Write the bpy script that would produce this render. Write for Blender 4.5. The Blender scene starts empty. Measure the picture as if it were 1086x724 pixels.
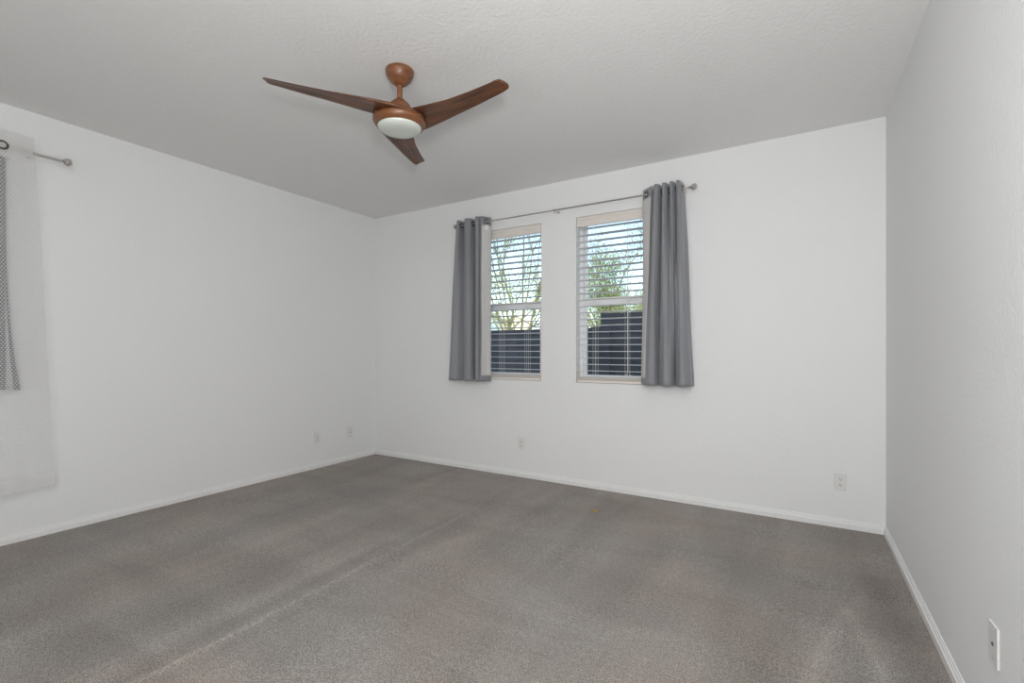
import bpy, bmesh, math, random
from mathutils import Vector, Matrix, noise
random.seed(7)
PI = math.pi
sc = bpy.context.scene
COL = sc.collection

# ------------------------------------------------------------------ camera
F_PX, HORIZON, EYE = 504.0, 371.0, 1.21
YAW = math.atan(303 / 504)
cam_d = bpy.data.cameras.new('camera')
cam = bpy.data.objects.new('camera', cam_d); COL.objects.link(cam)
cam_d.sensor_width = 36.0
cam_d.lens = 36.0 * F_PX / 1086
cam_d.shift_y = (HORIZON - 362) / 1086
cam_d.clip_start = 0.02; cam_d.clip_end = 300
cam.location = (0, 0, EYE); cam.rotation_euler = (PI / 2, 0, YAW)
sc.camera = cam

# ------------------------------------------------------------------ view, sky, lights
sc.view_settings.view_transform = 'Standard'
sc.view_settings.look = 'None'
sc.view_settings.gamma = 1
sc.view_settings.use_curve_mapping = False
sc.view_settings.exposure = 0.07
w = bpy.data.worlds.new('sky'); sc.world = w; w.use_nodes = True
nt = w.node_tree; nt.nodes.clear()
sky = nt.nodes.new('ShaderNodeTexSky'); sky.sky_type = 'NISHITA'
sky.sun_disc = False; sky.sun_elevation = math.radians(42); sky.sun_rotation = math.radians(165)
sky.air_density = 1.0; sky.dust_density = 0.5; sky.ozone_density = 1.0
bg = nt.nodes.new('ShaderNodeBackground'); bg.inputs[1].default_value = 0.40
wo = nt.nodes.new('ShaderNodeOutputWorld')
nt.links.new(sky.outputs[0], bg.inputs[0]); nt.links.new(bg.outputs[0], wo.inputs[0])

def light(name, kind, loc, direction, energy, color=(1, 1, 1), **kw):
    d = bpy.data.lights.new(name, kind); d.energy = energy; d.color = color
    for k, v in kw.items(): setattr(d, k, v)
    o = bpy.data.objects.new(name, d); COL.objects.link(o); o.location = loc
    o.rotation_euler = Vector(direction).to_track_quat('-Z', 'Y').to_euler()
    return o
light('sun', 'SUN', (0, -5, 10), (-0.28, 0.78, -0.50), 6.5, (1, .95, .86), angle=math.radians(.6))
# the photographer's strobe, just above the camera, and an added fill lamp low behind it, where the wall has no opening
light('strobe', 'AREA', (.09, .03, 1.54), (-.42, .8, .38), 27, (1, 1, 1), shape='DISK', size=.22)
light('ceiling_bounce_fill', 'AREA', (-.3, -.5, 2.6), (-.3, .6, -.75), 26, (1, 1, 1), shape='RECTANGLE', size=.9, size_y=.9)  # added area lamp standing in for strobe light off the ceiling
light('low_fill', 'AREA', (-.5, -1.0, .8), (-.15, 1, .4), 23, (1, 1, 1), shape='RECTANGLE', size=1.0, size_y=1.0)

# ------------------------------------------------------------------ helpers
def new_obj(name, bm, mats, parent=None, smooth=False, loc=None):
    me = bpy.data.meshes.new(name)
    bmesh.ops.recalc_face_normals(bm, faces=bm.faces)
    bm.to_mesh(me); bm.free()
    if smooth:
        for p in me.polygons: p.use_smooth = True
    o = bpy.data.objects.new(name, me); COL.objects.link(o)
    for m in (mats if isinstance(mats, (list, tuple)) else [mats]): me.materials.append(m)
    if parent is not None: o.parent = parent
    if loc is not None: o.location = loc
    return o

def thing(name, label, cat, loc=(0, 0, 0), rz=0, group=None):
    o = bpy.data.objects.new(name, None); COL.objects.link(o)
    o.location = loc; o.rotation_euler = (0, 0, rz)
    o['label'] = label; o['category'] = cat
    if group: o['group'] = group
    o.empty_display_size = .1
    return o

def tag(o, label, cat, group=None):
    o['label'] = label; o['category'] = cat
    if group: o['group'] = group
    return o

def struct(o):
    o['kind'] = 'structure'; return o

def box(bm, x0, x1, y0, y1, z0, z1, bevel=0, mi=0):
    n0 = len(bm.verts)
    vs = [bm.verts.new((x, y, z)) for x in (x0, x1) for y in (y0, y1) for z in (z0, z1)]
    fs = []
    for q in ((0, 1, 3, 2), (4, 6, 7, 5), (0, 4, 5, 1), (2, 3, 7, 6), (0, 2, 6, 4), (1, 5, 7, 3)):
        f = bm.faces.new([vs[i] for i in q]); f.material_index = mi; fs.append(f)
    if bevel:
        es = set(e for f in fs for e in f.edges)
        bmesh.ops.bevel(bm, geom=list(es), offset=bevel, segments=2, affect='EDGES', profile=.5)
    return vs

def lathe(bm, prof, seg=48, c=(0, 0, 0), axis='z'):
    rings = []
    for r, z in prof:
        if r < 1e-5:
            rings.append([bm.verts.new((0, 0, z))])
        else:
            rings.append([bm.verts.new((r * math.cos(2 * PI * k / seg), r * math.sin(2 * PI * k / seg), z)) for k in range(seg)])
    for a, b in zip(rings, rings[1:]):
        for k in range(seg):
            k2 = (k + 1) % seg
            if len(a) == 1 and len(b) == 1: continue
            if len(a) == 1: bm.faces.new((a[0], b[k], b[k2]))
            elif len(b) == 1: bm.faces.new((a[k], b[0], a[k2]))
            else: bm.faces.new((a[k], b[k], b[k2], a[k2]))
    vs = [v for r in rings for v in r]
    if axis == 'x': M = Matrix.Rotation(PI / 2, 4, 'Y')
    elif axis == 'y': M = Matrix.Rotation(-PI / 2, 4, 'X')
    else: M = Matrix.Identity(4)
    for v in vs: v.co = M @ v.co + Vector(c)
    return vs

def tube(bm, pts, rad, seg=8, cap=True):
    """a tube along points; rad a number or one per point"""
    pts = [Vector(p) for p in pts]; n = len(pts)
    rads = rad if isinstance(rad, (list, tuple)) else [rad] * n
    rings = []; up = None
    for i, p in enumerate(pts):
        t = (pts[min(i + 1, n - 1)] - pts[max(i - 1, 0)]).normalized()
        if up is None: up = t.orthogonal().normalized()
        up = (up - t * up.dot(t)).normalized(); sd = t.cross(up)
        rings.append([bm.verts.new(p + (up * math.cos(2 * PI * k / seg) + sd * math.sin(2 * PI * k / seg)) * rads[i]) for k in range(seg)])
    for a, b in zip(rings, rings[1:]):
        for k in range(seg):
            bm.faces.new((a[k], a[(k + 1) % seg], b[(k + 1) % seg], b[k]))
    if cap:
        bm.faces.new(rings[0]); bm.faces.new(rings[-1][::-1])

def torus(bm, c, axis, R, r, seg=28, s2=8, flat=1.0):
    ax = Vector(axis).normalized(); u = ax.orthogonal().normalized(); v = ax.cross(u); c = Vector(c)
    rings = []
    for i in range(seg):
        a = 2 * PI * i / seg; d = u * math.cos(a) + v * math.sin(a)
        rings.append([bm.verts.new(c + d * (R + r * math.cos(2 * PI * k / s2)) + ax * (r * flat * math.sin(2 * PI * k / s2))) for k in range(s2)])
    for i in range(seg):
        a, b = rings[i], rings[(i + 1) % seg]
        for k in range(s2): bm.faces.new((a[k], a[(k + 1) % s2], b[(k + 1) % s2], b[k]))

def lerp_table(tab, x):
    if x <= tab[0][0]: return tab[0][1]
    for (a, va), (b, vb) in zip(tab, tab[1:]):
        if x <= b:
            t = (x - a) / (b - a); return va + (vb - va) * t
    return tab[-1][1]

# ------------------------------------------------------------------ materials
def mat(name, color=(.8, .8, .8), rough=.6, metal=0, **kw):
    m = bpy.data.materials.new(name); m.use_nodes = True
    b = m.node_tree.nodes['Principled BSDF']
    b.inputs['Base Color'].default_value = (*color, 1)
    b.inputs['Roughness'].default_value = rough
    b.inputs['Metallic'].default_value = metal
    for k, v in kw.items(): b.inputs[k].default_value = v
    return m

def N(m, t, **kw):
    n = m.node_tree.nodes.new(t)
    for k, v in kw.items(): setattr(n, k, v)
    return n
def L(m, a, b): m.node_tree.links.new(a, b)
def BS(m): return m.node_tree.nodes['Principled BSDF']

def coords(m, scale=(1, 1, 1), kind='Object'):
    tc = N(m, 'ShaderNodeTexCoord'); mp = N(m, 'ShaderNodeMapping'); mp.inputs['Scale'].default_value = scale
    L(m, tc.outputs[kind], mp.inputs['Vector']); return mp.outputs[0]

def add_bump(m, scale, strength, dist=.002, detail=3, rough=.5, vec=None):
    n = N(m, 'ShaderNodeTexNoise'); n.inputs['Scale'].default_value = scale; n.inputs['Detail'].default_value = detail
    n.inputs['Roughness'].default_value = rough
    L(m, vec or coords(m), n.inputs['Vector'])
    b = N(m, 'ShaderNodeBump'); b.inputs['Strength'].default_value = strength; b.inputs['Distance'].default_value = dist
    L(m, n.outputs[0], b.inputs['Height']); L(m, b.outputs[0], BS(m).inputs['Normal'])
    return n

M = {}
def wall_mat(name, col, st, scale=55):
    m = mat(name, col, .75); m.node_tree.nodes['Principled BSDF'].inputs['Specular IOR Level'].default_value = .25
    add_bump(m, scale, st, .004, 3, .55)
    return m
M['wall'] = wall_mat('white_textured_wall_paint', (.87, .874, .876), .6, 75)
M['ceiling'] = wall_mat('white_textured_ceiling_paint', (.865, .863, .85), .9, 46)
M['trim'] = mat('white_semigloss_trim', (.88, .88, .87), .35)
M['vinyl'] = mat('white_vinyl', (.92, .92, .92), .3)
M['plastic'] = mat('white_plastic', (.80, .80, .78), .3)
M['dark'] = mat('dark_slot', (.03, .03, .03), .6)
M['brass'] = mat('coax_metal', (.16, .15, .14), .4, .6)
M['slat'] = mat('painted_blind_slat', (.85, .85, .84), .35)
add_bump(M['slat'], 40, .05, .001)
M['valance'] = mat('warm_white_valance', (.80, .755, .70), .4)
M['cord'] = mat('blind_cord', (.82, .80, .76), .8)
M['steel'] = mat('brushed_nickel', (.64, .61, .57), .3, 1)
M['steel_dark'] = mat('dark_nickel_ring', (.12, .105, .09), .35, .9)
M['crystal'] = mat('finial_glass_metal', (.62, .60, .57), .12, .9)

# window glass: straight-through glass with a fresnel reflection
m = bpy.data.materials.new('window_glass'); m.use_nodes = True; m.node_tree.nodes.clear()
tr = N(m, 'ShaderNodeBsdfTransparent'); tr.inputs[0].default_value = (.93, .96, .955, 1)
gl = N(m, 'ShaderNodeBsdfGlossy'); gl.inputs['Roughness'].default_value = .02
fr = N(m, 'ShaderNodeFresnel'); fr.inputs[0].default_value = 1.35
mx = N(m, 'ShaderNodeMixShader'); out = N(m, 'ShaderNodeOutputMaterial')
L(m, fr.outputs[0], mx.inputs[0]); L(m, tr.outputs[0], mx.inputs[1]); L(m, gl.outputs[0], mx.inputs[2]); L(m, mx.outputs[0], out.inputs[0])
M['glass'] = m

# fan wood and copper-brown housing
m = mat('walnut_fan_blade', (.2, .08, .03), .38)
mp = coords(m, (2.2, 26, 26))
n = N(m, 'ShaderNodeTexNoise'); n.inputs['Scale'].default_value = 2.2; n.inputs['Detail'].default_value = 6; n.inputs['Distortion'].default_value = .6
L(m, mp, n.inputs['Vector'])
r = N(m, 'ShaderNodeValToRGB'); r.color_ramp.elements[0].position = .32; r.color_ramp.elements[0].color = (.045, .018, .009, 1)
r.color_ramp.elements[1].position = .72; r.color_ramp.elements[1].color = (.20, .078, .034, 1)
L(m, n.outputs[0], r.inputs[0]); L(m, r.outputs[0], BS(m).inputs['Base Color'])
M['blade'] = m
m = mat('brown_fan_housing', (.27, .10, .04), .33)
mp = coords(m, (3, 3, 20)); n = N(m, 'ShaderNodeTexNoise'); n.inputs['Scale'].default_value = 3; n.inputs['Detail'].default_value = 5
L(m, mp, n.inputs['Vector'])
r = N(m, 'ShaderNodeValToRGB'); r.color_ramp.elements[0].position = .3; r.color_ramp.elements[0].color = (.15, .056, .022, 1)
r.color_ramp.elements[1].position = .75; r.color_ramp.elements[1].color = (.27, .107, .045, 1)
L(m, n.outputs[0], r.inputs[0]); L(m, r.outputs[0], BS(m).inputs['Base Color'])
M['fan'] = m
M['opal'] = mat('opal_glass_light_cover', (.66, .70, .64), .25)
M['opal'].node_tree.nodes['Principled BSDF'].inputs['Subsurface Weight'].default_value = .0

# fabrics
def fabric(name, c0, c1, rough=.75, sheen=.3, scale=(300, 300, 900)):
    m = mat(name, c0, rough); b = BS(m)
    b.inputs['Sheen Weight'].default_value = sheen; b.inputs['Sheen Roughness'].default_value = .4
    n = N(m, 'ShaderNodeTexNoise'); n.inputs['Scale'].default_value = 1.0; n.inputs['Detail'].default_value = 2
    L(m, coords(m, scale), n.inputs['Vector'])
    mx = N(m, 'ShaderNodeMix', data_type='RGBA'); mx.inputs[6].default_value = (*c0, 1); mx.inputs[7].default_value = (*c1, 1)
    L(m, n.outputs[0], mx.inputs[0]); L(m, mx.outputs[2], b.inputs['Base Color'])
    bp = N(m, 'ShaderNodeBump'); bp.inputs['Strength'].default_value = .15; bp.inputs['Distance'].default_value = .001
    L(m, n.outputs[0], bp.inputs['Height']); L(m, bp.outputs[0], b.inputs['Normal'])
    return m
M['grey_cloth'] = fabric('grey_curtain_cloth', (.215, .221, .238), (.295, .301, .322), .55, .35)
M['lining'] = fabric('pale_curtain_lining', (.60, .59, .575), (.67, .66, .645), .8, .1)

# dotted sheer: thin voile with small opaque woven dots, in metres of cloth (UV)
m = bpy.data.materials.new('white_dotted_sheer'); m.use_nodes = True; m.node_tree.nodes.clear()
tc = N(m, 'ShaderNodeUVMap'); sep = N(m, 'ShaderNodeSeparateXYZ'); L(m, tc.outputs[0], sep.inputs[0])
def math_n(op, a, b=None):
    n = N(m, 'ShaderNodeMath', operation=op)
    for i, v in enumerate((a, b)):
        if v is None: continue
        if isinstance(v, (int, float)): n.inputs[i].default_value = v
        else: L(m, v, n.inputs[i])
    return n.outputs[0]
PX, PZ = .016, .024
def dots(ox, oz):
    fx = math_n('SUBTRACT', math_n('FRACT', math_n('ADD', math_n('DIVIDE', sep.outputs[0], PX), ox)), .5)
    fz = math_n('SUBTRACT', math_n('FRACT', math_n('ADD', math_n('DIVIDE', sep.outputs[1], PZ), oz)), .5)
    dx = math_n('MULTIPLY', fx, PX); dz = math_n('MULTIPLY', fz, PZ)
    dd = math_n('SQRT', math_n('ADD', math_n('MULTIPLY', dx, dx), math_n('MULTIPLY', dz, dz)))
    return math_n('LESS_THAN', dd, .0042)
dot = math_n('MAXIMUM', dots(0, 0), dots(.5, .5))
dense = math_n('MAXIMUM', math_n('GREATER_THAN', sep.outputs[1], 2.415), math_n('LESS_THAN', sep.outputs[1], .418))
alpha = math_n('ADD', math_n('MULTIPLY', dot, .48), .26)
alpha = math_n('MAXIMUM', alpha, math_n('MULTIPLY', dense, .80))
df = N(m, 'ShaderNodeBsdfDiffuse'); df.inputs[0].default_value = (.95, .945, .935, 1)
tl = N(m, 'ShaderNodeBsdfTranslucent'); tl.inputs[0].default_value = (.95, .945, .935, 1)
m1 = N(m, 'ShaderNodeMixShader'); m1.inputs[0].default_value = .62
L(m, df.outputs[0], m1.inputs[1]); L(m, tl.outputs[0], m1.inputs[2])
tr = N(m, 'ShaderNodeBsdfTransparent'); m2 = N(m, 'ShaderNodeMixShader'); out = N(m, 'ShaderNodeOutputMaterial')
L(m, alpha, m2.inputs[0]); L(m, tr.outputs[0], m2.inputs[1]); L(m, m1.outputs[0], m2.inputs[2]); L(m, m2.outputs[0], out.inputs[0])
M['sheer'] = m

# carpet
m = mat('grey_taupe_carpet', (.2, .18, .165), .95)
b = BS(m); b.inputs['Specular IOR Level'].default_value = .1; b.inputs['Sheen Weight'].default_value = .15
tc = N(m, 'ShaderNodeTexCoord'); P = tc.outputs['Object']
def noise_n(scale, detail=3, rough=.5, vec=None, dist=0):
    n = N(m, 'ShaderNodeTexNoise'); n.inputs['Scale'].default_value = scale; n.inputs['Detail'].default_value = detail
    n.inputs['Roughness'].default_value = rough; n.inputs['Distortion'].default_value = dist
    L(m, vec or P, n.inputs['Vector']); return n.outputs[0]
def mapr(v, a, b_, c, d):
    n = N(m, 'ShaderNodeMapRange'); n.clamp = True
    L(m, v, n.inputs[0])
    for i, q in enumerate((a, b_, c, d)): n.inputs[i + 1].default_value = q
    return n.outputs[0]
fine = mapr(noise_n(190, 2, .6), .30, .70, .42, 1.58)
mid = mapr(noise_n(48, 4, .65), .30, .70, .84, 1.16)
# pile laid over by the vacuum: long lanes running along the room plus broad patches
mpn = N(m, 'ShaderNodeMapping'); mpn.inputs['Scale'].default_value = (3.2, .55, 1); mpn.inputs['Rotation'].default_value = (0, 0, .12)
L(m, P, mpn.inputs[0])
lane = mapr(noise_n(1.0, 3, .55, mpn.outputs[0], .5), .35, .65, .91, 1.09)
mpo = N(m, 'ShaderNodeMapping'); mpo.inputs['Scale'].default_value = (.7, 2.6, 1); mpo.inputs['Rotation'].default_value = (0, 0, .5)
L(m, P, mpo.inputs[0])
patch = mapr(noise_n(1.1, 3, .55, mpo.outputs[0], .8), .38, .62, .93, 1.07)
sp = N(m, 'ShaderNodeSeparateXYZ'); L(m, P, sp.inputs[0])
def stroke(p0, p1, width, amt, soft=.02):
    """pile brushed lighter along one straight stroke"""
    (x0, y0), (x1, y1) = p0, p1; Ln = math.hypot(x1 - x0, y1 - y0); dx, dy = (x1 - x0) / Ln, (y1 - y0) / Ln
    ax = math_n('SUBTRACT', sp.outputs[0], x0); ay = math_n('SUBTRACT', sp.outputs[1], y0)
    al = math_n('ADD', math_n('MULTIPLY', ax, dx), math_n('MULTIPLY', ay, dy))
    ac = math_n('ABSOLUTE', math_n('SUBTRACT', math_n('MULTIPLY', ax, dy), math_n('MULTIPLY', ay, dx)))
    g = mapr(ac, width - soft, width + soft, 1, 0)
    e = math_n('MULTIPLY', mapr(al, 0, .06, 0, 1), mapr(al, Ln - .1, Ln, 1, 0))
    return math_n('MULTIPLY', math_n('MULTIPLY', g, e), amt)
st = stroke((-2.115, 3.05), (-2.045, .2), .012, .13, .014)
for a in (((-2.03, 3.0), (-1.97, .2), .035, -.07, .03), ((.20, 2.74), (-.10, 1.5), .024, .18, .02), ((.20, 2.74), (.36, 1.6), .024, .18, .02), ((.06, 2.95), (-.15, 1.9), .07, -.09, .05), ((.34, 3.2), (.45, 1.9), .06, -.12, .05), ((.21, 2.45), (.14, 1.6), .045, -.07, .04), ((-1.45, 3.3), (-2.0, 2.1), .04, .07, .05), ((-2.3, 3.0), (-2.22, .6), .04, .07, .04), ((-2.2, 2.2), (-2.1, .5), .03, -.10, .03),
          ((-2.55, 2.6), (-2.45, .3), .05, -.08, .05), ((-2.95, 2.5), (-2.8, .3), .03, .08, .04), ((-1.0, 3.3), (-.9, 1.2), .12, .06, .1),
          ((-.25, 3.2), (-.2, 1.4), .10, -.06, .09), ((-1.62, 3.4), (-1.5, 1.5), .10, -.05, .09), ((.33, 3.4), (.40, 1.4), .06, -.08, .05),
          ((-3.3, 3.2), (-3.2, .9), .12, -.06, .1)):
    st = math_n('ADD', st, stroke(*a))
st = math_n('ADD', st, 1.0)
tot = math_n('MULTIPLY', math_n('MULTIPLY', fine, mid), math_n('MULTIPLY', math_n('MULTIPLY', lane, patch), st))
cmx = N(m, 'ShaderNodeMix', data_type='RGBA'); cmx.inputs[6].default_value = (.315, .274, .246, 1); cmx.inputs[7].default_value = (.303, .280, .258, 1)
L(m, mapr(noise_n(1.3, 2), .4, .6, 0, 1), cmx.inputs[0])
vm = N(m, 'ShaderNodeVectorMath', operation='SCALE'); L(m, cmx.outputs[2], vm.inputs[0]); L(m, tot, vm.inputs['Scale'])
L(m, vm.outputs[0], b.inputs['Base Color'])
bp = N(m, 'ShaderNodeBump'); bp.inputs['Strength'].default_value = .7; bp.inputs['Distance'].default_value = .006
L(m, noise_n(150, 3, .6), bp.inputs['Height']); L(m, bp.outputs[0], b.inputs['Normal'])
M['carpet'] = m

# outdoors
M['dirt'] = mat('desert_gravel', (.42, .36, .29), .95); add_bump(M['dirt'], 30, .5, .02)
m = mat('charcoal_block_wall', (.07, .068, .075), .9)
br = N(m, 'ShaderNodeTexBrick'); br.inputs['Scale'].default_value = 1; br.inputs['Brick Width'].default_value = .4; br.inputs['Row Height'].default_value = .2
br.inputs['Mortar Size'].default_value = .006
br.inputs['Color1'].default_value = (.060, .058, .066, 1); br.inputs['Color2'].default_value = (.085, .080, .088, 1); br.inputs['Mortar'].default_value = (.045, .045, .05, 1)
tcn = N(m, 'ShaderNodeTexCoord'); mpn = N(m, 'ShaderNodeMapping'); mpn.inputs['Rotation'].default_value = (PI / 2, 0, 0)
L(m, tcn.outputs['Object'], mpn.inputs[0]); L(m, mpn.outputs[0], br.inputs['Vector']); L(m, br.outputs[0], BS(m).inputs['Base Color'])
M['block'] = m
M['stucco_cream'] = mat('cream_stucco', (.72, .62, .47), .9); add_bump(M['stucco_cream'], 12, .3, .02)
M['stucco_teal'] = mat('blue_grey_stucco', (.30, .38, .40), .9); add_bump(M['stucco_teal'], 12, .3, .02)
M['stucco_grey'] = mat('grey_stucco', (.42, .43, .44), .9); add_bump(M['stucco_grey'], 12, .3, .02)
M['tile_tan'] = mat('tan_roof_tile', (.50, .38, .28), .8); add_bump(M['tile_tan'], 9, .5, .05)
M['tile_grey'] = mat('grey_roof_tile', (.25, .28, .31), .8); add_bump(M['tile_grey'], 9, .5, .05)
M['pane'] = mat('house_window_pane', (.05, .07, .09), .1)
M['bark'] = mat('yellow_green_bark', (.17, .17, .075), .8); add_bump(M['bark'], 25, .4, .01)
def leaf_mat(name, c0, c1):
    m = mat(name, c0, .6)
    n = N(m, 'ShaderNodeTexNoise'); n.inputs['Scale'].default_value = 3.0; L(m, coords(m), n.inputs['Vector'])
    r = N(m, 'ShaderNodeValToRGB'); r.color_ramp.elements[0].position = .38; r.color_ramp.elements[0].color = (*c0, 1)
    r.color_ramp.elements[1].position = .62; r.color_ramp.elements[1].color = (*c1, 1)
    L(m, n.outputs[0], r.inputs[0])
    b = BS(m); L(m, r.outputs[0], b.inputs['Base Color'])
    out = [q for q in m.node_tree.nodes if q.type == 'OUTPUT_MATERIAL'][0]
    t = N(m, 'ShaderNodeBsdfTranslucent'); L(m, r.outputs[0], t.inputs[0])
    x = N(m, 'ShaderNodeMixShader'); x.inputs[0].default_value = .4
    L(m, b.outputs[0], x.inputs[1]); L(m, t.outputs[0], x.inputs[2]); L(m, x.outputs[0], out.inputs[0])
    return m
M['leaf_a'] = leaf_mat('yellow_green_leaves', (.30, .34, .15), (.55, .56, .28))
M['leaf_b'] = leaf_mat('green_leaves', (.16, .22, .10), (.45, .46, .20))
M['roof'] = mat('roof_underlay', (.35, .31, .27), .9)
M['yellow'] = mat('yellow_scrap', (.42, .30, .06), .7)

# ------------------------------------------------------------------ room shell
XL, XR, YB, YF, H = -4.225, .496, 3.933, -1.2, 2.74
T = .16
def wall_with_holes(name, axis, at, thick, a0, a1, z0, z1, holes, mt):
    """axis 'x': the wall runs along x at y=at..at+thick; holes are (a0, a1, z0, z1)"""
    bm = bmesh.new()
    A = sorted({a0, a1, *[h[0] for h in holes], *[h[1] for h in holes]})
    Z = sorted({z0, z1, *[h[2] for h in holes], *[h[3] for h in holes]})
    def solid(i, j):
        if i < 0 or j < 0 or i >= len(A) - 1 or j >= len(Z) - 1: return False
        ca, cz = (A[i] + A[i + 1]) / 2, (Z[j] + Z[j + 1]) / 2
        return not any(h[0] < ca < h[1] and h[2] < cz < h[3] for h in holes)
    cache = {}
    def V(i, j, k):
        if (i, j, k) not in cache:
            p = at + (thick if k else 0)
            cache[i, j, k] = bm.verts.new((A[i], p, Z[j]) if axis == 'x' else (p, A[i], Z[j]))
        return cache[i, j, k]
    for i in range(len(A) - 1):
        for j in range(len(Z) - 1):
            if not solid(i, j): continue
            for k in (0, 1): bm.faces.new((V(i, j, k), V(i + 1, j, k), V(i + 1, j + 1, k), V(i, j + 1, k)))
            for (di, dj, q) in ((-1, 0, ((i, j), (i, j + 1))), (1, 0, ((i + 1, j), (i + 1, j + 1))), (0, -1, ((i, j), (i + 1, j))), (0, 1, ((i, j + 1), (i + 1, j + 1)))):
                if not solid(i + di, j + dj):
                    (p, q_) = q; bm.faces.new((V(*p, 0), V(*q_, 0), V(*q_, 1), V(*p, 1)))
    return struct(new_obj(name, bm, mt))

W1 = (-2.955, -2.047, .920, 2.392)
W2 = (-1.696, -.788, .920, 2.392)
W3 = (-.10, .81, .920, 2.392)            # on the left wall, along y
wall_with_holes('wall_back', 'x', YB, T, XL - T, XR + T, 0, H, [W1, W2], M['wall'])
wall_with_holes('wall_left', 'y', XL, -T, YF, YB, 0, H, [W3], M['wall'])
wall_with_holes('wall_right', 'y', XR, T, YF, YB, 0, H, [], M['wall'])
wall_with_holes('wall_front', 'x', YF, -T, XL - T, XR + T, 0, H, [], M['wall'])
bm = bmesh.new(); box(bm, XL - T, XR + T, YF - T, YB + T, H, H + .14); struct(new_obj('ceiling', bm, M['ceiling']))

# carpet floor with the long raised ridge
bm = bmesh.new()
xs = sorted({round(XL - .02 + i * (XR - XL + .04) / 60, 4) for i in range(61)} | {round(-2.16 + i * .008, 4) for i in range(28)})
ys = [YF - .02 + i * (YB - YF + .04) / 110 for i in range(111)]
grid = []
for x in xs:
    row = []
    for y in ys:
        xc = -2.115 + (3.05 - y) * .0245
        k = max(0, min(1, (3.1 - y) / .25))
        h = .008 * k * math.exp(-((x - xc) / .016) ** 2)
        h += .0022 * noise.noise(Vector((x * 2.2, y * 2.2, 0)))
        row.append(bm.verts.new((x, y, h)))
    grid.append(row)
for a, b_ in zip(grid, grid[1:]):
    for j in range(len(ys) - 1): bm.faces.new((a[j], b_[j], b_[j + 1], a[j + 1]))
x0, x1, y0, y1 = xs[0], xs[-1], ys[0], ys[-1]
low = [bm.verts.new(p) for p in ((x0, y0, -.12), (x1, y0, -.12), (x1, y1, -.12), (x0, y1, -.12))]
bm.faces.new(low)
bm.faces.new([low[0], low[1]] + [grid[i][0] for i in range(len(xs) - 1, -1, -1)])
bm.faces.new([low[3], low[2]] + [grid[i][-1] for i in range(len(xs) - 1, -1, -1)])
bm.faces.new([low[0], low[3]] + [grid[0][j] for j in range(len(ys) - 1, -1, -1)])
bm.faces.new([low[1], low[2]] + [grid[-1][j] for j in range(len(ys) - 1, -1, -1)])
struct(new_obj('floor', bm, M['carpet'], smooth=False))

# baseboards: moulded profile (d = out from wall, z)
PROF = [(0, 0), (.014, 0), (.014, .034), (.0095, .038), (.0085, .043), (.0085, .047), (.005, .051), (.0045, .058), (0, .059)]
def baseboard(name, p0, p1, inward):
    bm = bmesh.new(); p0, p1, nn = Vector((*p0, 0)), Vector((*p1, 0)), Vector((*inward, 0))
    A = [bm.verts.new(p0 + nn * d + Vector((0, 0, z))) for d, z in PROF]
    B = [bm.verts.new(p1 + nn * d + Vector((0, 0, z))) for d, z in PROF]
    for i in range(len(PROF)):
        j = (i + 1) % len(PROF); bm.faces.new((A[i], A[j], B[j], B[i]))
    bm.faces.new(A); bm.faces.new(B[::-1])
    struct(new_obj(name, bm, M['trim']))
baseboard('baseboard_back', (XL + .002, YB), (XR - .002, YB), (0, -1))
baseboard('baseboard_left', (XL, YF), (XL, YB - .0132), (1, 0))
baseboard('baseboard_right', (XR, YF), (XR, YB - .0132), (-1, 0))

# outside of the house above and below the room: unseen roof, added so its eave shades the garden wall, footing
bm = bmesh.new()
e = [(XL - .75, YF - 1), (XR + 5, YF - 1), (XR + 5, YB + .85), (XL - .75, YB + .85)]
lo = [bm.verts.new((x, y, 2.90)) for x, y in e]; hi = [bm.verts.new((x, y, 3.08)) for x, y in e]
rd = [bm.verts.new((XL + 1.6, 1.3, 4.3)), bm.verts.new((XR + 4, 1.3, 4.3))]
bm.faces.new(lo)
for i in range(4): bm.faces.new((lo[i], lo[(i + 1) % 4], hi[(i + 1) % 4], hi[i]))
bm.faces.new((hi[0], hi[1], rd[1], rd[0])); bm.faces.new((hi[2], hi[3], rd[0], rd[1])); bm.faces.new((hi[1], hi[2], rd[1])); bm.faces.new((hi[3], hi[0], rd[0]))
struct(new_obj('shade_roof', bm, M['roof']))
bm = bmesh.new(); box(bm, -60, 60, YB + T + .001, 90, -.32, -.16); box(bm, -60, XL - T - .001, -30, YB + T, -.32, -.16)
struct(new_obj('ground', bm, M['dirt']))

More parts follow.
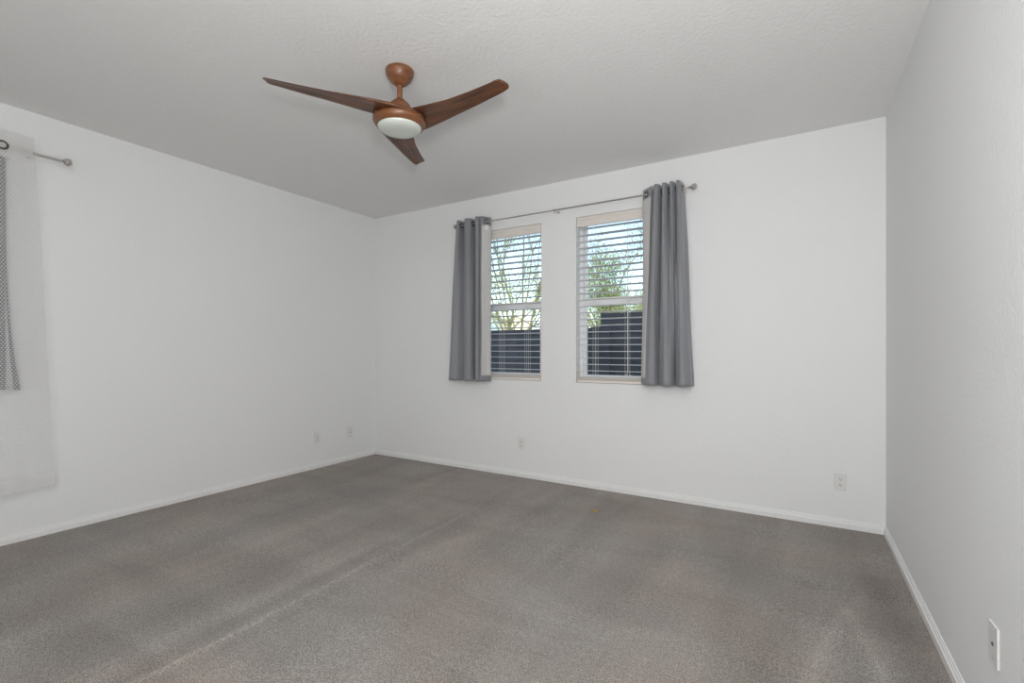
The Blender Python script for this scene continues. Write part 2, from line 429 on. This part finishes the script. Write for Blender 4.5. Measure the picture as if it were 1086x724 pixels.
# ------------------------------------------------------------------ windows (built in a local frame: x along the wall, y outward, z up)
def frame_ring(bm, x0, x1, z0, z1, y0, y1, wd, wb=None):
    wb = wb or wd
    box(bm, x0, x0 + wd, y0, y1, z0, z1); box(bm, x1 - wd, x1, y0, y1, z0, z1)
    box(bm, x0 + wd, x1 - wd, y0, y1, z0, z0 + wb); box(bm, x0 + wd, x1 - wd, y0, y1, z1 - wd, z1)
def make_window(name, origin, rz, wid, z0, z1, zmid):
    """single-hung vinyl window set in the outer half of the reveal"""
    bm = bmesh.new(); frame_ring(bm, 0, wid, z0, z1, .088, .158, .032)
    fr = struct(new_obj(name, bm, M['vinyl'])); fr.location = origin; fr.rotation_euler = (0, 0, rz)
    bm = bmesh.new(); frame_ring(bm, .032, wid - .032, zmid - .012, z1 - .032, .126, .150, .022, .040)
    up = new_obj('upper_sash', bm, M['vinyl'], fr)
    bm = bmesh.new(); frame_ring(bm, .032, wid - .032, z0 + .032, zmid + .022, .096, .122, .030, .036)
    box(bm, .062, wid - .062, .097, .121, zmid - .045, zmid - .008)
    box(bm, wid / 2 - .03, wid / 2 + .03, .086, .096, zmid + .004, zmid + .018)
    lo_ = new_obj('lower_sash', bm, M['vinyl'], fr)
    bm = bmesh.new(); box(bm, .050, wid - .050, .136, .140, zmid + .02, z1 - .050); new_obj('glass_pane', bm, M['glass'], up)
    bm = bmesh.new(); box(bm, .058, wid - .058, .107, .111, z0 + .062, zmid - .044); new_obj('glass_pane', bm, M['glass'], lo_)
    return fr
ZM = 1.652
make_window('window_1', (W1[0], YB, 0), 0, W1[1] - W1[0], W1[2], W1[3], ZM)
make_window('window_2', (W2[0], YB, 0), 0, W2[1] - W2[0], W2[2], W2[3], ZM)
make_window('window_3', (XL, W3[0], 0), PI / 2, W3[1] - W3[0], W3[2], W3[3], ZM)

def make_blind(label, origin, rz, wid, z0, z1, seed, group, tassel_at):
    """inside-mounted faux-wood blind, slats open; local y outward, 0 = wall face"""
    rnd = random.Random(seed)
    t = thing('venetian_blind', label, 'window blind', origin, rz, group)
    g = .006; a, b = g, wid - g; yc = .040
    bm = bmesh.new()
    P = [(.004, 0), (.013, 0), (.013, .084), (.004, .088), (.001, .080), (.001, .066), (.005, .058), (.005, .022), (.001, .014), (.001, .004)]
    zt = z1 - .003 - .088
    A = [bm.verts.new((a, y, zt + z)) for y, z in P]; B = [bm.verts.new((b, y, zt + z)) for y, z in P]
    for i in range(len(P)): bm.faces.new((A[i], A[(i + 1) % len(P)], B[(i + 1) % len(P)], B[i]))
    bm.faces.new(A); bm.faces.new(B[::-1])
    new_obj('valance', bm, M['valance'], t)
    bm = bmesh.new(); box(bm, a + .002, b - .002, .014, .066, z1 - .050, z1 - .001, .003); new_obj('headrail', bm, M['slat'], t)
    bm = bmesh.new(); z = zt - .012; tilt = math.radians(-3); n = 0
    zlow = z0 + .062
    zs = []
    while z > zlow + .012:
        zs.append(z); z -= .0575
    for z in zs:
        dz = rnd.uniform(-.0012, .0012); tl = tilt + rnd.uniform(-.02, .02)
        hw, th = .031, .0016
        pts = []
        for q in range(7):
            u = -1 + q / 3; crown = .0022 * (1 - u * u)
            pts.append((u * hw, crown))
        sec = [(y, c + th) for y, c in pts] + [(y, c - th) for y, c in pts[::-1]]
        ct, s_ = math.cos(tl), math.sin(tl)
        sec = [(yc + y * ct - c * s_, z + dz + y * s_ + c * ct) for y, c in sec]
        A = [bm.verts.new((a + .002, y, q)) for y, q in sec]; B = [bm.verts.new((b - .002, y, q)) for y, q in sec]
        for i in range(len(sec)): bm.faces.new((A[i], A[(i + 1) % len(sec)], B[(i + 1) % len(sec)], B[i]))
        bm.faces.new(A); bm.faces.new(B[::-1])
    new_obj('slats', bm, M['slat'], t)
    bm = bmesh.new(); box(bm, a + .001, b - .001, yc - .031, yc + .029, z0 + .002, z0 + .026, .004)
    for q in range(5): box(bm, a + .003, b - .003, yc - .030, yc + .030, z0 + .0275 + q * .0050, z0 + .0312 + q * .0050, .001)
    new_obj('bottom_rail', bm, M['valance'], t)
    for f in (.18, .5, .82):
        x = a + (b - a) * f
        bm = bmesh.new()
        for yy in (yc - .034, yc + .034):
            for xx in (x - .010, x + .010): tube(bm, [(xx, yy, z1 - .05), (xx, yy, z0 + .03)], .0011, 5)
        for z in zs: tube(bm, [(x, yc - .034, z + .001), (x, yc + .034, z - .006)], .0008, 4)
        new_obj('ladder_cord', bm, M['cord'], t)
    # pull cord with tassels in front of the slats
    for fx in tassel_at:
        x = a + (b - a) * fx; bm = bmesh.new()
        for k, s in enumerate((-1, 1)):
            tube(bm, [(x, -.001, zt + .01), (x + s * .001, -.003, (zt + z0) / 2), (x + s * .003, -.002, z0 + .12), (x + s * .016, -.003, z0 + .085)], .0011, 5)
        c = new_obj('pull_cord', bm, M['cord'], t)
        for s in (-1, 1):
            bm = bmesh.new(); lathe(bm, [(0, .018), (.003, .016), (.0065, -.012), (.005, -.017), (0, -.018)], 12, (x + s * .017, -.004, z0 + .068))
            new_obj('tassel', bm, M['plastic'], c)
    return t
make_blind('white slatted blind in the left of the two back-wall windows, leafless branches behind', (W1[0], YB, 0), 0, W1[1] - W1[0], W1[2], W1[3], 1, None, ())
make_blind('white slatted blind in the right back-wall window, leafy tree and tall dark fence behind', (W2[0], YB, 0), 0, W2[1] - W2[0], W2[2], W2[3], 2, None, (.52,))

# ------------------------------------------------------------------ curtains
def spline(pts, n):
    """points evenly spaced along a Catmull-Rom curve"""
    P = [Vector(p) for p in pts]; P = [P[0] * 2 - P[1]] + P + [P[-1] * 2 - P[-2]]
    raw = []
    for i in range(1, len(P) - 2):
        for k in range(24):
            t = k / 24; p0, p1, p2, p3 = P[i - 1:i + 3]
            raw.append(.5 * ((2 * p1) + (p2 - p0) * t + (2 * p0 - 5 * p1 + 4 * p2 - p3) * t * t + (3 * p1 - p0 - 3 * p2 + p3) * t ** 3))
    raw.append(P[-2]); d = [0]
    for a, b in zip(raw, raw[1:]): d.append(d[-1] + (b - a).length)
    out = []; j = 0
    for i in range(n + 1):
        s = d[-1] * i / n
        while j < len(d) - 2 and d[j + 1] < s: j += 1
        f = (s - d[j]) / max(1e-9, d[j + 1] - d[j]); out.append(raw[j].lerp(raw[j + 1], f))
    return out, d[-1]

def cloth(name, top, bot, ztop, zbot, cols, rows, mt, parent, wob=.004, seed=0, r0=0, r1=None, c0=0, c1=None, off=0, thick=.0016, sag=None, uv=False, bend=1.0):
    """a hanging sheet between two plan curves; off pushes it to its back side"""
    A, la = spline(top, cols); B, lb = spline(bot, cols)
    r1 = rows if r1 is None else r1; c1 = cols if c1 is None else c1
    pts = []
    for r in range(rows + 1):
        f = r / rows; g = f ** bend; line = []
        for c in range(cols + 1):
            p = A[c].lerp(B[c], g); amp = wob * math.sin(PI * min(1, f * 1.3) / 2)
            q = Vector((c * .11 + seed * 9.1, f * 2.1, seed * 3.7))
            p = p + Vector((noise.noise(q), noise.noise(q + Vector((50, 0, 0))))).to_2d() * amp
            z = ztop + (zbot - ztop) * f
            if sag: z += sag(c / cols, f)
            line.append(Vector((p.x, p.y, z)))
        pts.append(line)
    bm = bmesh.new(); V = {}
    uvl = bm.loops.layers.uv.new('UVMap')
    for r in range(r0, r1 + 1):
        for c in range(c0, c1 + 1):
            p = pts[r][c]
            if off:
                t = pts[r][min(c + 1, cols)] - pts[r][max(c - 1, 0)]; nrm = Vector((t.y, -t.x, 0)).normalized()
                p = p - nrm * off
            V[r, c] = bm.verts.new(p)
    for r in range(r0, r1):
        for c in range(c0, c1):
            f = bm.faces.new((V[r, c], V[r + 1, c], V[r + 1, c + 1], V[r, c + 1])); f.smooth = True
            for lp, (rr, cc) in zip(f.loops, ((r, c), (r + 1, c), (r + 1, c + 1), (r, c + 1))):
                lp[uvl].uv = (cc / cols * (la + lb) / 2, ztop + (zbot - ztop) * rr / rows)
    me = bpy.data.meshes.new(name); bm.to_mesh(me); bm.free(); me.materials.append(mt)
    o = bpy.data.objects.new(name, me); COL.objects.link(o); o.parent = parent
    if thick:
        md = o.modifiers.new('thickness', 'SOLIDIFY'); md.thickness = thick; md.offset = 0
    return o, pts

def grommet(parent, c, axis, mt=None):
    bm = bmesh.new(); torus(bm, c, axis, .0225, .0058, 28, 8, .8)
    return new_obj('grommet', bm, mt or M['steel_dark'], parent, True)

RY, RZ_ = YB - .088, 2.462          # rod line
# left panel (path runs left to right; its last leg turns back and shows the pale lining)
t = thing('grey_curtain', 'grey grommet curtain at the left end of the back rod, beside branchy window', 'curtain', (-2.8, RY, RZ_), 0, None)
def rel(pts, o): return [(x - o[0], y - o[1]) for x, y in pts]
O = (-2.8, RY)
topL = [(-2.945, 3.905), (-2.935, 3.82), (-2.92, 3.795), (-2.905, 3.82), (-2.895, 3.885), (-2.865, 3.895), (-2.835, 3.80), (-2.80, 3.785), (-2.765, 3.81), (-2.755, 3.885),
        (-2.735, 3.90), (-2.705, 3.80), (-2.68, 3.778), (-2.655, 3.80), (-2.632, 3.885), (-2.60, 3.905), (-2.585, 3.885), (-2.632, 3.79)]
botL = [(-3.075, 3.90), (-3.05, 3.82), (-3.00, 3.785), (-2.94, 3.80), (-2.89, 3.875), (-2.86, 3.885), (-2.845, 3.81), (-2.80, 3.78), (-2.76, 3.80), (-2.735, 3.88),
        (-2.71, 3.89), (-2.70, 3.80), (-2.68, 3.775), (-2.655, 3.80), (-2.635, 3.885), (-2.605, 3.91), (-2.588, 3.885), (-2.642, 3.79)]
ZT, ZB = 2.508 - RZ_, .905 - RZ_
CN, RN = 170, 60
_, pts = cloth('fabric', rel(topL, O), rel(botL, O), ZT, ZB, CN, RN, M['grey_cloth'], t, .010, 1, bend=.8)
lc0 = int(CN * .80)
o_, _ = cloth('lining', rel(topL, O), rel(botL, O), ZT, ZB, CN, RN, M['lining'], t, .010, 1, r0=3, r1=RN - 2, c0=3, c1=CN - 2, off=.0022, thick=.0008, bend=.8)
o_['label'] = 'pale grey lining'
def rod_crossings(pts, row_top=0):
    """where the top of the cloth passes the rod line (local y = 0)"""
    out = []; row = pts[2]
    for a, b in zip(row, row[1:]):
        if (a.y > 0) != (b.y > 0):
            k = a.y / (a.y - b.y); p = a.lerp(b, k); d = (b - a); out.append((p.x, Vector((d.y, -d.x, 0))))
    return out
for x, nrm in rod_crossings(pts):
    g = grommet(t, (x, 0, 0), nrm)
bm = bmesh.new(); box(bm, -.018, .018, -.001, .001, -.024, .024)
ctag = new_obj('care_tag', bm, M['plastic'], t, loc=(-2.597 - O[0], 3.843 - O[1] - .004, 2.405 - RZ_)); ctag.rotation_euler = (0, 0, 1.11); ctag['label'] = 'white care tag'

# right panel (its first leg is turned back and shows the lining)
t = thing('grey_curtain', 'grey grommet curtain at the right end of the back rod, beside leafy window', 'curtain', (-.9, RY, RZ_), 0, None)
O = (-.9, RY)
topR = [(-.985, 3.795), (-1.083, 3.882), (-1.070, 3.905), (-1.02, 3.895), (-.990, 3.83), (-.957, 3.775), (-.930, 3.81), (-.925, 3.875), (-.912, 3.80), (-.895, 3.775), (-.872, 3.81), (-.868, 3.88),
        (-.855, 3.80), (-.838, 3.775), (-.818, 3.81), (-.815, 3.88), (-.805, 3.80), (-.788, 3.775), (-.775, 3.80), (-.768, 3.85), (-.765, 3.90)]
botR = [(-1.035, 3.79), (-1.085, 3.86), (-1.09, 3.905), (-1.07, 3.89), (-1.055, 3.82), (-1.01, 3.772), (-.965, 3.79), (-.955, 3.87), (-.945, 3.885), (-.930, 3.82), (-.885, 3.768), (-.835, 3.79),
        (-.825, 3.87), (-.815, 3.885), (-.805, 3.82), (-.775, 3.775), (-.755, 3.77), (-.73, 3.785), (-.712, 3.82), (-.70, 3.86), (-.69, 3.90)]
_, pts = cloth('fabric', rel(topR, O), rel(botR, O), ZT + .004, ZB + .024, CN, RN, M['grey_cloth'], t, .014, 5, bend=.9)
o_, _ = cloth('lining', rel(topR, O), rel(botR, O), ZT + .004, ZB + .024, CN, RN, M['lining'], t, .014, 5, r0=3, r1=RN - 2, c0=2, c1=CN - 3, off=.0022, thick=.0008, bend=.9)
o_['label'] = 'pale grey lining'
for x, nrm in rod_crossings(pts):
    g = grommet(t, (x, 0, 0), nrm)

def curtain_rod(label, loc, rz, x0, x1, xj, brackets, stand, fin=(True, True), rr=1.0):
    """local: rod along x, wall at y=+stand"""
    t = thing('curtain_rod', label, 'curtain rod', loc, rz)
    bm = bmesh.new(); tube(bm, [(x0, 0, 0), (xj, 0, 0)], .0055 * rr, 16); new_obj('inner_tube', bm, M['steel'], t, False)
    bm = bmesh.new(); tube(bm, [(xj, 0, 0), (x1, 0, 0)], .0070 * rr, 16); tube(bm, [(xj - .012, 0, 0), (xj + .012, 0, 0)], .0084 * rr, 16); new_obj('outer_tube', bm, M['steel'], t, False)
    for x, s, on in ((x0, -1, fin[0]), (x1, 1, fin[1])):
        if not on: continue
        bm = bmesh.new()
        pr = [(0, -.002), (.010, -.002), (.012, .004), (.010, .010), (.007, .013), (.013, .018), (.021, .026), (.0255, .037), (.0255, .044), (.021, .054), (.013, .060), (.006, .063), (0, .0635)]
        vs = lathe(bm, [(r, z * s) for r, z in pr], 14, (x, 0, 0), 'x'); new_obj('finial', bm, M['crystal'], t, False)
    for x in brackets:
        bm = bmesh.new()
        lathe(bm, [(0, 0), (.010, 0), (.010, .004), (.007, .007), (0, .007)], 20, (x, 0, 0), 'y')
        for v in bm.verts: v.co.y = stand - v.co.y
        tube(bm, [(x, stand, 0), (x, .0, -.014)], .0045, 10)
        tube(bm, [(x, .014, -.002), (x, .010, -.011), (x, 0, -.0145), (x, -.010, -.011), (x, -.014, -.001), (x, -.014, .006)], .0034, 8)
        tube(bm, [(x, 0, -.014), (x, 0, -.030)], .0030, 8)
        new_obj('bracket', bm, M['steel'], t, False)
    return t
curtain_rod('long thin nickel curtain rod above both back-wall windows', (-1.866, RY, RZ_), 0, -1.075, 1.145, .0, (-1.06, 0.0, 1.105), YB - RY)

# left wall: rod, sheer in front, grey panel behind it
XS = XL + .105
SY = 1.135
LZ = 2.445
curtain_rod('short visible end of curtain rod with ball finial on the left wall', (XS, .35, LZ), PI / 2, -.80, SY - .35, .10, (-.72, .66), XS - XL, rr=1.25)

t = thing('sheer_curtain', 'white dotted sheer curtain hanging from the rod on the left wall', 'curtain', (XS, .35, LZ), PI / 2)
# local x = world y, local y = -(world x) : toward wall is +y
tS = [(-.80, .01), (-.70, -.035), (-.60, .03), (-.50, -.035), (-.40, .03), (-.30, -.035), (-.20, .03), (-.10, -.03), (.0, .03), (.10, -.03), (.20, .028), (.30, -.03), (.40, .025), (.47, -.012), (.525, -.022), (.575, -.022), (.62, -.014), (.66, -.012)]
bS = [(-.85, .01), (-.75, -.03), (-.65, .03), (-.55, -.03), (-.45, .03), (-.35, -.03), (-.25, .03), (-.14, -.03), (-.03, .03), (.08, -.03), (.19, .028), (.30, -.025), (.42, .02), (.50, -.012), (.57, -.015), (.64, .0), (.70, .005), (.77, .01)]
_, pts = cloth('voile', tS, bS, .092, .335 - LZ, 220, 40, M['sheer'], t, .008, 8, thick=0, bend=.9)
for uvv in _.data.uv_layers[0].data: uvv.uv = (uvv.uv[0], uvv.uv[1] + LZ)
for p in _.data.polygons: p.use_smooth = True
for i, (x, nrm) in enumerate(rod_crossings(pts)):
    if x < .44: grommet(t, (x, 0, 0), nrm)
grommet(t, (.520, -.0245, -.002), (0.05, 1, 0))
t = thing('grey_curtain', 'grey curtain showing dark through the dotted sheer on the left wall', 'curtain', (XL + .035, .35, LZ), PI / 2, None)
tG = [(.36, .01), (.385, -.016), (.41, .014), (.435, -.016), (.46, .014), (.485, -.016), (.51, .012), (.525, -.012), (.538, -.010), (.547, .0)]
bG = [(.35, .01), (.38, -.016), (.41, .014), (.44, -.016), (.465, .014), (.49, -.016), (.515, .012), (.530, -.012), (.544, -.012), (.554, .0)]
cloth('fabric', tG, bG, 2.40 - LZ, .965 - LZ, 120, 40, M['grey_cloth'], t, .002, 3, thick=.0012)
o_, _ = cloth('lining', [(.540, .006), (.547, .004), (.552, .004)], [(.548, .006), (.570, .002), (.592, .004)], 2.395 - LZ, .968 - LZ, 10, 30, M['lining'], t, .0, 3, thick=.0012, bend=3.5)
o_['label'] = 'pale grey lining'
cloth('turned_edge', [(.551, .004), (.552, .000), (.553, .004)], [(.591, .004), (.606, -.012), (.620, .002)], 2.395 - LZ, .960 - LZ, 16, 30, M['grey_cloth'], t, .0, 3, thick=.0012, bend=3.5)
bm = bmesh.new(); tube(bm, [(.22, 0, -.052), (.57, 0, -.052)], .005, 10)
box(bm, .24, .252, -.004, .035, -.06, -.045)
new_obj('inner_rod', bm, M['steel'], t)

# ------------------------------------------------------------------ ceiling fan
FX, FY = -1.866, 1.912
fan = thing('ceiling_fan', 'brown wooden three-blade ceiling fan with round frosted light', 'ceiling fan', (FX, FY, H))
bm = bmesh.new(); lathe(bm, [(.070, 0), (.0755, -.004), (.0765, -.014), (.073, -.030), (.063, -.050), (.048, -.067), (.033, -.078), (.026, -.084), (.020, -.086), (0, -.086)], 64)
new_obj('canopy', bm, M['fan'], fan, True)
bm = bmesh.new(); lathe(bm, [(.0145, -.080), (.0145, -.20)], 32); new_obj('downrod', bm, M['fan'], fan, True)
bm = bmesh.new(); lathe(bm, [(.0145, -.161), (.024, -.162), (.030, -.166), (.035, -.173), (.049, -.184), (.056, -.192), (.060, -.202), (.061, -.240)], 64)
new_obj('yoke_cover', bm, M['fan'], fan, True)
bm = bmesh.new(); lathe(bm, [(0, -.228), (.06, -.230), (.10, -.243), (.125, -.254), (.136, -.262), (.139, -.270)], 72)
new_obj('motor_housing', bm, M['fan'], fan, True)
bm = bmesh.new(); lathe(bm, [(.125, -.271), (.1385, -.272), (.1415, -.279), (.1400, -.289), (.134, -.300), (.127, -.309), (.122, -.314), (.119, -.316), (.117, -.312)], 72)
new_obj('lower_ring', bm, M['fan'], fan, True)
bm = bmesh.new(); lathe(bm, [(.1175, -.310), (.1175, -.316), (.112, -.325), (.097, -.333), (.072, -.3395), (.04, -.343), (0, -.344)], 72)
lc = new_obj('light_cover', bm, M['opal'], fan, True); lc['label'] = 'round frosted white light cover'

KN = (-.10, -.05, .0, .06, .20, .34, .48, .62, .70)
EDGE = {'va': (.102, .136, .147, .149, .132, .111, .088, .064, .045), 'za': (-.284, -.281, -.279, -.277, -.272, -.268, -.265, -.260, -.257),
        'vb': (-.062, -.060, -.055, -.045, -.030, -.015, -.015, -.018, -.030), 'zb': (-.246, -.247, -.248, -.252, -.256, -.256, -.252, -.244, -.240)}
def edge(k, u):
    return sum(lerp_table(list(zip(KN, EDGE[k])), u + d) for d in (-.03, -.015, 0, .015, .03)) / 5
def blade_bm():
    bm = bmesh.new(); NS, NC = 48, 16; rings = []
    for i in range(NS + 1):
        s = i / NS
        ua, ub = -.095 + .770 * s, .0 + .640 * s
        va, za, vb, zb = edge('va', ua), edge('za', ua), edge('vb', ub), edge('zb', ub)
        top, bot = [], []
        for j in range(NC + 1):
            q = j / NC
            th = .0085 * (math.sin(PI * q) ** .5 if 0 < q < 1 else 0) + .0012
            cup = .007 * math.sin(PI * q)                       # slight cup to the underside
            lip = .020 * max(0, 1 - (ua + .1) / .5) * (1 - q) ** 6    # thick leading edge that dies away outward
            u, v, z = ua + (ub - ua) * q, va + (vb - va) * q, za + (zb - za) * q + cup
            if s > .92:
                k = (s - .92) / .08; u -= .018 * k * k * (abs(2 * q - 1) ** 6)
            top.append(Vector((u, v, z + th / 2 + lip))); bot.append(Vector((u, v, z - th / 2)))
        rings.append([bm.verts.new(p) for p in top + bot[::-1]])
    n = len(rings[0])
    for a, b in zip(rings, rings[1:]):
        for k in range(n): bm.faces.new((a[k], a[(k + 1) % n], b[(k + 1) % n], b[k]))
    bm.faces.new(rings[0][::-1]); bm.faces.new(rings[-1])
    return bm
b0 = new_obj('blade', blade_bm(), M['blade'], fan, True)
CAMR = YAW
b0.rotation_euler = (0, 0, math.radians(89.9) + CAMR)
for k in (1, 2):
    c = b0.copy(); COL.objects.link(c); c.parent = fan; c.rotation_euler = (0, 0, math.radians(89.9 + 120 * k) + CAMR)

# ------------------------------------------------------------------ outlets and plates (local: x along wall, -y out of the wall)
def plate_bm():
    bm = bmesh.new(); box(bm, -.036, .036, -.0065, 0, -.0585, .0585, .0028); return bm
def screw(parent, z):
    bm = bmesh.new(); lathe(bm, [(0, -.0078), (.0028, -.0074), (.0033, -.0060), (0, -.005)], 12, (0, 0, z), 'y')
    return new_obj('screw', bm, M['steel'], parent)
def outlet(label, loc, rz, group=None):
    t = thing('wall_outlet', label, 'wall outlet', loc, rz, group)
    new_obj('cover_plate', plate_bm(), M['plastic'], t)
    for z in (-.0195, .0195):
        bm = bmesh.new(); box(bm, -.0165, .0165, -.0088, -.004, z - .0135, z + .0135, .0015)
        s = new_obj('socket', bm, M['plastic'], t)
        bm = bmesh.new()
        box(bm, -.0078, -.0052, -.0094, -.0080, z - .002, z + .0075); box(bm, .0052, .0078, -.0094, -.0080, z - .001, z + .0065)
        lathe(bm, [(0, -.0094), (.0026, -.0094), (.0026, -.0080), (0, -.008)], 10, (0, 0, z - .0075), 'y')
        new_obj('slots', bm, M['dark'], s)
    screw(t, 0)
    return t
def coax(label, loc, rz):
    t = thing('cable_wall_plate', label, 'wall plate', loc, rz)
    new_obj('cover_plate', plate_bm(), M['plastic'], t)
    bm = bmesh.new(); lathe(bm, [(0, -.0095), (.0036, -.0095), (.0044, -.009), (.0044, -.0078), (.0062, -.0078), (.0062, -.005), (0, -.005)], 12, (0, 0, 0), 'y')
    o = new_obj('connector', bm, M['brass'], t); o['label'] = 'dark metal connector'
    screw(t, .042); screw(t, -.042)
    return t
outlet('white duplex outlet low on the back wall below the two windows', (-2.259, YB, .318), 0)
outlet('white duplex outlet low on the back wall near the right corner', (.250, YB, .312), 0)
outlet('white duplex outlet on the left wall, farther from the corner', (XL, 3.146, .310), PI / 2)
coax('small white wall plate with dark centre jack, on left wall by the corner', (XL, 3.563, .306), PI / 2)
coax('white wall plate with centre hole low on the right wall', (XR, 1.918, .350), -PI / 2)

# small yellow scrap on the carpet
bm = bmesh.new()
ring = []
for k in range(14):
    a = 2 * PI * k / 14; r = .026 * (1 + .35 * math.sin(3 * a + 1) * .5)
    ring.append((r * math.cos(a), r * .42 * math.sin(a), .004 * math.sin(2 * a) + .006))
tp = [bm.verts.new(p) for p in ring]; bt = [bm.verts.new((x, y, z - .004)) for x, y, z in ring]
bm.faces.new(tp); bm.faces.new(bt[::-1])
for k in range(14): bm.faces.new((tp[k], tp[(k + 1) % 14], bt[(k + 1) % 14], bt[k]))
o = new_obj('carpet_scrap', bm, M['yellow'], loc=(-1.31, 3.374, -.001)); o.rotation_euler = (0, 0, .55)
tag(o, 'tiny yellow scrap lying on the grey carpet below the windows', 'scrap')

# ------------------------------------------------------------------ outdoors
GZ = -.16
t = thing('garden_wall', 'dark charcoal block wall outside both windows, stepping up to the right', 'garden wall', (-2.42, 6.6, GZ))
bm = bmesh.new(); box(bm, -9, 0, -.09, .09, 0, 1.53 - GZ); new_obj('low_section', bm, M['block'], t)
bm = bmesh.new(); box(bm, 0, 8, -.10, .10, 0, 1.735 - GZ); box(bm, -.14, .14, -.13, .13, 0, 1.54 - GZ); new_obj('tall_section', bm, M['block'], t)

def house(label, loc, rz, wx, wy, hw, hr, wm, rm, win):
    t = thing('house', label, 'house', loc, rz)
    bm = bmesh.new(); box(bm, -wx / 2, wx / 2, 0, wy, 0, hw)
    v = [bm.verts.new(p) for p in ((-wx / 2, 0, hw), (wx / 2, 0, hw), (0, 0, hw + hr), (-wx / 2, wy, hw), (wx / 2, wy, hw), (0, wy, hw + hr))]
    bm.faces.new((v[0], v[1], v[2])); bm.faces.new((v[3], v[5], v[4]))
    new_obj('walls', bm, wm, t)
    bm = bmesh.new(); ov = .12; k = hr / (wx / 2)
    for s in (-1, 1):
        P = [(0, hr + hw + .03), (s * (wx / 2 + ov), hw - ov * k + .03), (s * (wx / 2 + ov), hw - ov * k + .15), (0, hr + hw + .15)]
        A = [bm.verts.new((x, -ov, z)) for x, z in P]; B = [bm.verts.new((x, wy + ov, z)) for x, z in P]
        for i in range(4): bm.faces.new((A[i], A[(i + 1) % 4], B[(i + 1) % 4], B[i]))
        bm.faces.new(A); bm.faces.new(B[::-1])
    new_obj('roof', bm, rm, t)
    for x, z, ww, hh in win:
        bm = bmesh.new(); frame_ring(bm, x - ww / 2, x + ww / 2, z, z + hh, -.06, .02, .09)
        f = new_obj('window', bm, M['vinyl'], t)
        bm = bmesh.new(); box(bm, x - ww / 2 + .05, x + ww / 2 - .05, -.02, 0.01, z + .05, z + hh - .05); new_obj('pane', bm, M['pane'], f)
house('cream house with tan gabled roof seen between branches in left window', (-17.75, 30, GZ), math.radians(30.6), 2.3, 6, 3.2, .62, M['stucco_cream'], M['tile_tan'], [(-.55, 1.2, .7, 1.1), (.55, 1.2, .7, 1.1)])
house('blue-grey gabled shed behind the garden wall at the left of left window', (-12.55, 19, GZ), math.radians(33), .86, 2.0, 2.75, .30, M['stucco_teal'], M['tile_grey'], [(0, 1.0, .5, .8)])
house('grey house with grey roof at the right of left window', (-16.75, 34, GZ), math.radians(26.5), 2.7, 6, 3.3, .55, M['stucco_grey'], M['tile_grey'], [(-.6, 1.2, .7, 1.1), (.6, 1.2, .7, 1.1)])

def leaf_cloud(bm, c, r, n, size, rnd):
    for _ in range(n):
        while True:
            p = Vector((rnd.uniform(-1, 1), rnd.uniform(-1, 1), rnd.uniform(-1, 1)))
            if p.length < 1: break
        p = Vector(c) + p * r
        d = Vector((rnd.uniform(-1, 1), rnd.uniform(-1, 1), rnd.uniform(-1, 1))).normalized(); e_ = d.orthogonal().normalized()
        s = size * rnd.uniform(.6, 1.4)
        bm.faces.new([bm.verts.new(p + q) for q in (-d * s, e_ * s * .42, d * s, -e_ * s * .42)])
def tree(name, label, loc, seed, stems, height, spread, r0, leaf_n, leaf_size, leaf_r, lm, leaf_from=1, start=.3, fork=-.02):
    rnd = random.Random(seed); t = thing(name, label, 'tree', loc)
    bb = bmesh.new(); lf = bmesh.new(); tips = []
    def grow(p, d, ln, r, lev):
        pts = [p]; rad = [r]; n = 5
        for i in range(n):
            d = (d + Vector((rnd.uniform(-.13, .13), rnd.uniform(-.13, .13), .03))).normalized()
            p = p + d * ln / n; pts.append(p); rad.append(r * (1 - .45 * (i + 1) / n))
            if lev >= leaf_from: tips.append((p, lev))
        tube(bb, pts, rad, 6)
        if lev < 3:
            for k in range(3 if lev else 3):
                q = pts[rnd.randint(2, n)]; a = rnd.uniform(0, 2 * PI)
                nd = (d + Vector((math.cos(a), math.sin(a), rnd.uniform(-.1, .4))) * rnd.uniform(.35, .7)).normalized()
                grow(q, nd, ln * rnd.uniform(.5, .7), r * .5, lev + 1)
    if fork > 0: tube(bb, [(0, 0, -.02), (.03, 0, fork * .5), (0, .02, fork + .05)], [r0 * 3, r0 * 2.4, r0 * 2.2], 8)
    for k in range(stems):
        a = 2 * PI * (k + .3) / stems; d = Vector((math.cos(a) * spread, math.sin(a) * spread * .6, 1)).normalized()
        grow(Vector((math.cos(a) * .06, math.sin(a) * .06, fork)), d, (height - fork) * rnd.uniform(.5, .66), r0, 0)
    for p, lev in tips:
        if p.z > start: leaf_cloud(lf, p, leaf_r, leaf_n, leaf_size, rnd)
    new_obj('branches', bb, M['bark'], t); new_obj('foliage', lf, lm, t)
    return t
tree('palo_verde_tree', 'sparse tree with fanning yellow-green branches outside the left window', (-4.75, 8.1, GZ), 4, 10, 5.6, .50, .019, 13, .012, .28, M['leaf_a'], 2, 2.2, 1.1)
tree('leafy_tree', 'dense yellow-green leafy tree outside the right window', (-3.6, 10.8, GZ), 11, 6, 3.7, .6, .045, 46, .022, .34, M['leaf_b'], 1, .5)
tree('leafy_tree', 'pale green tree standing farther back beyond the left window', (-9.6, 15.0, GZ), 21, 5, 5.2, .5, .06, 5, .045, .42, M['leaf_a'], 1, 1.5)
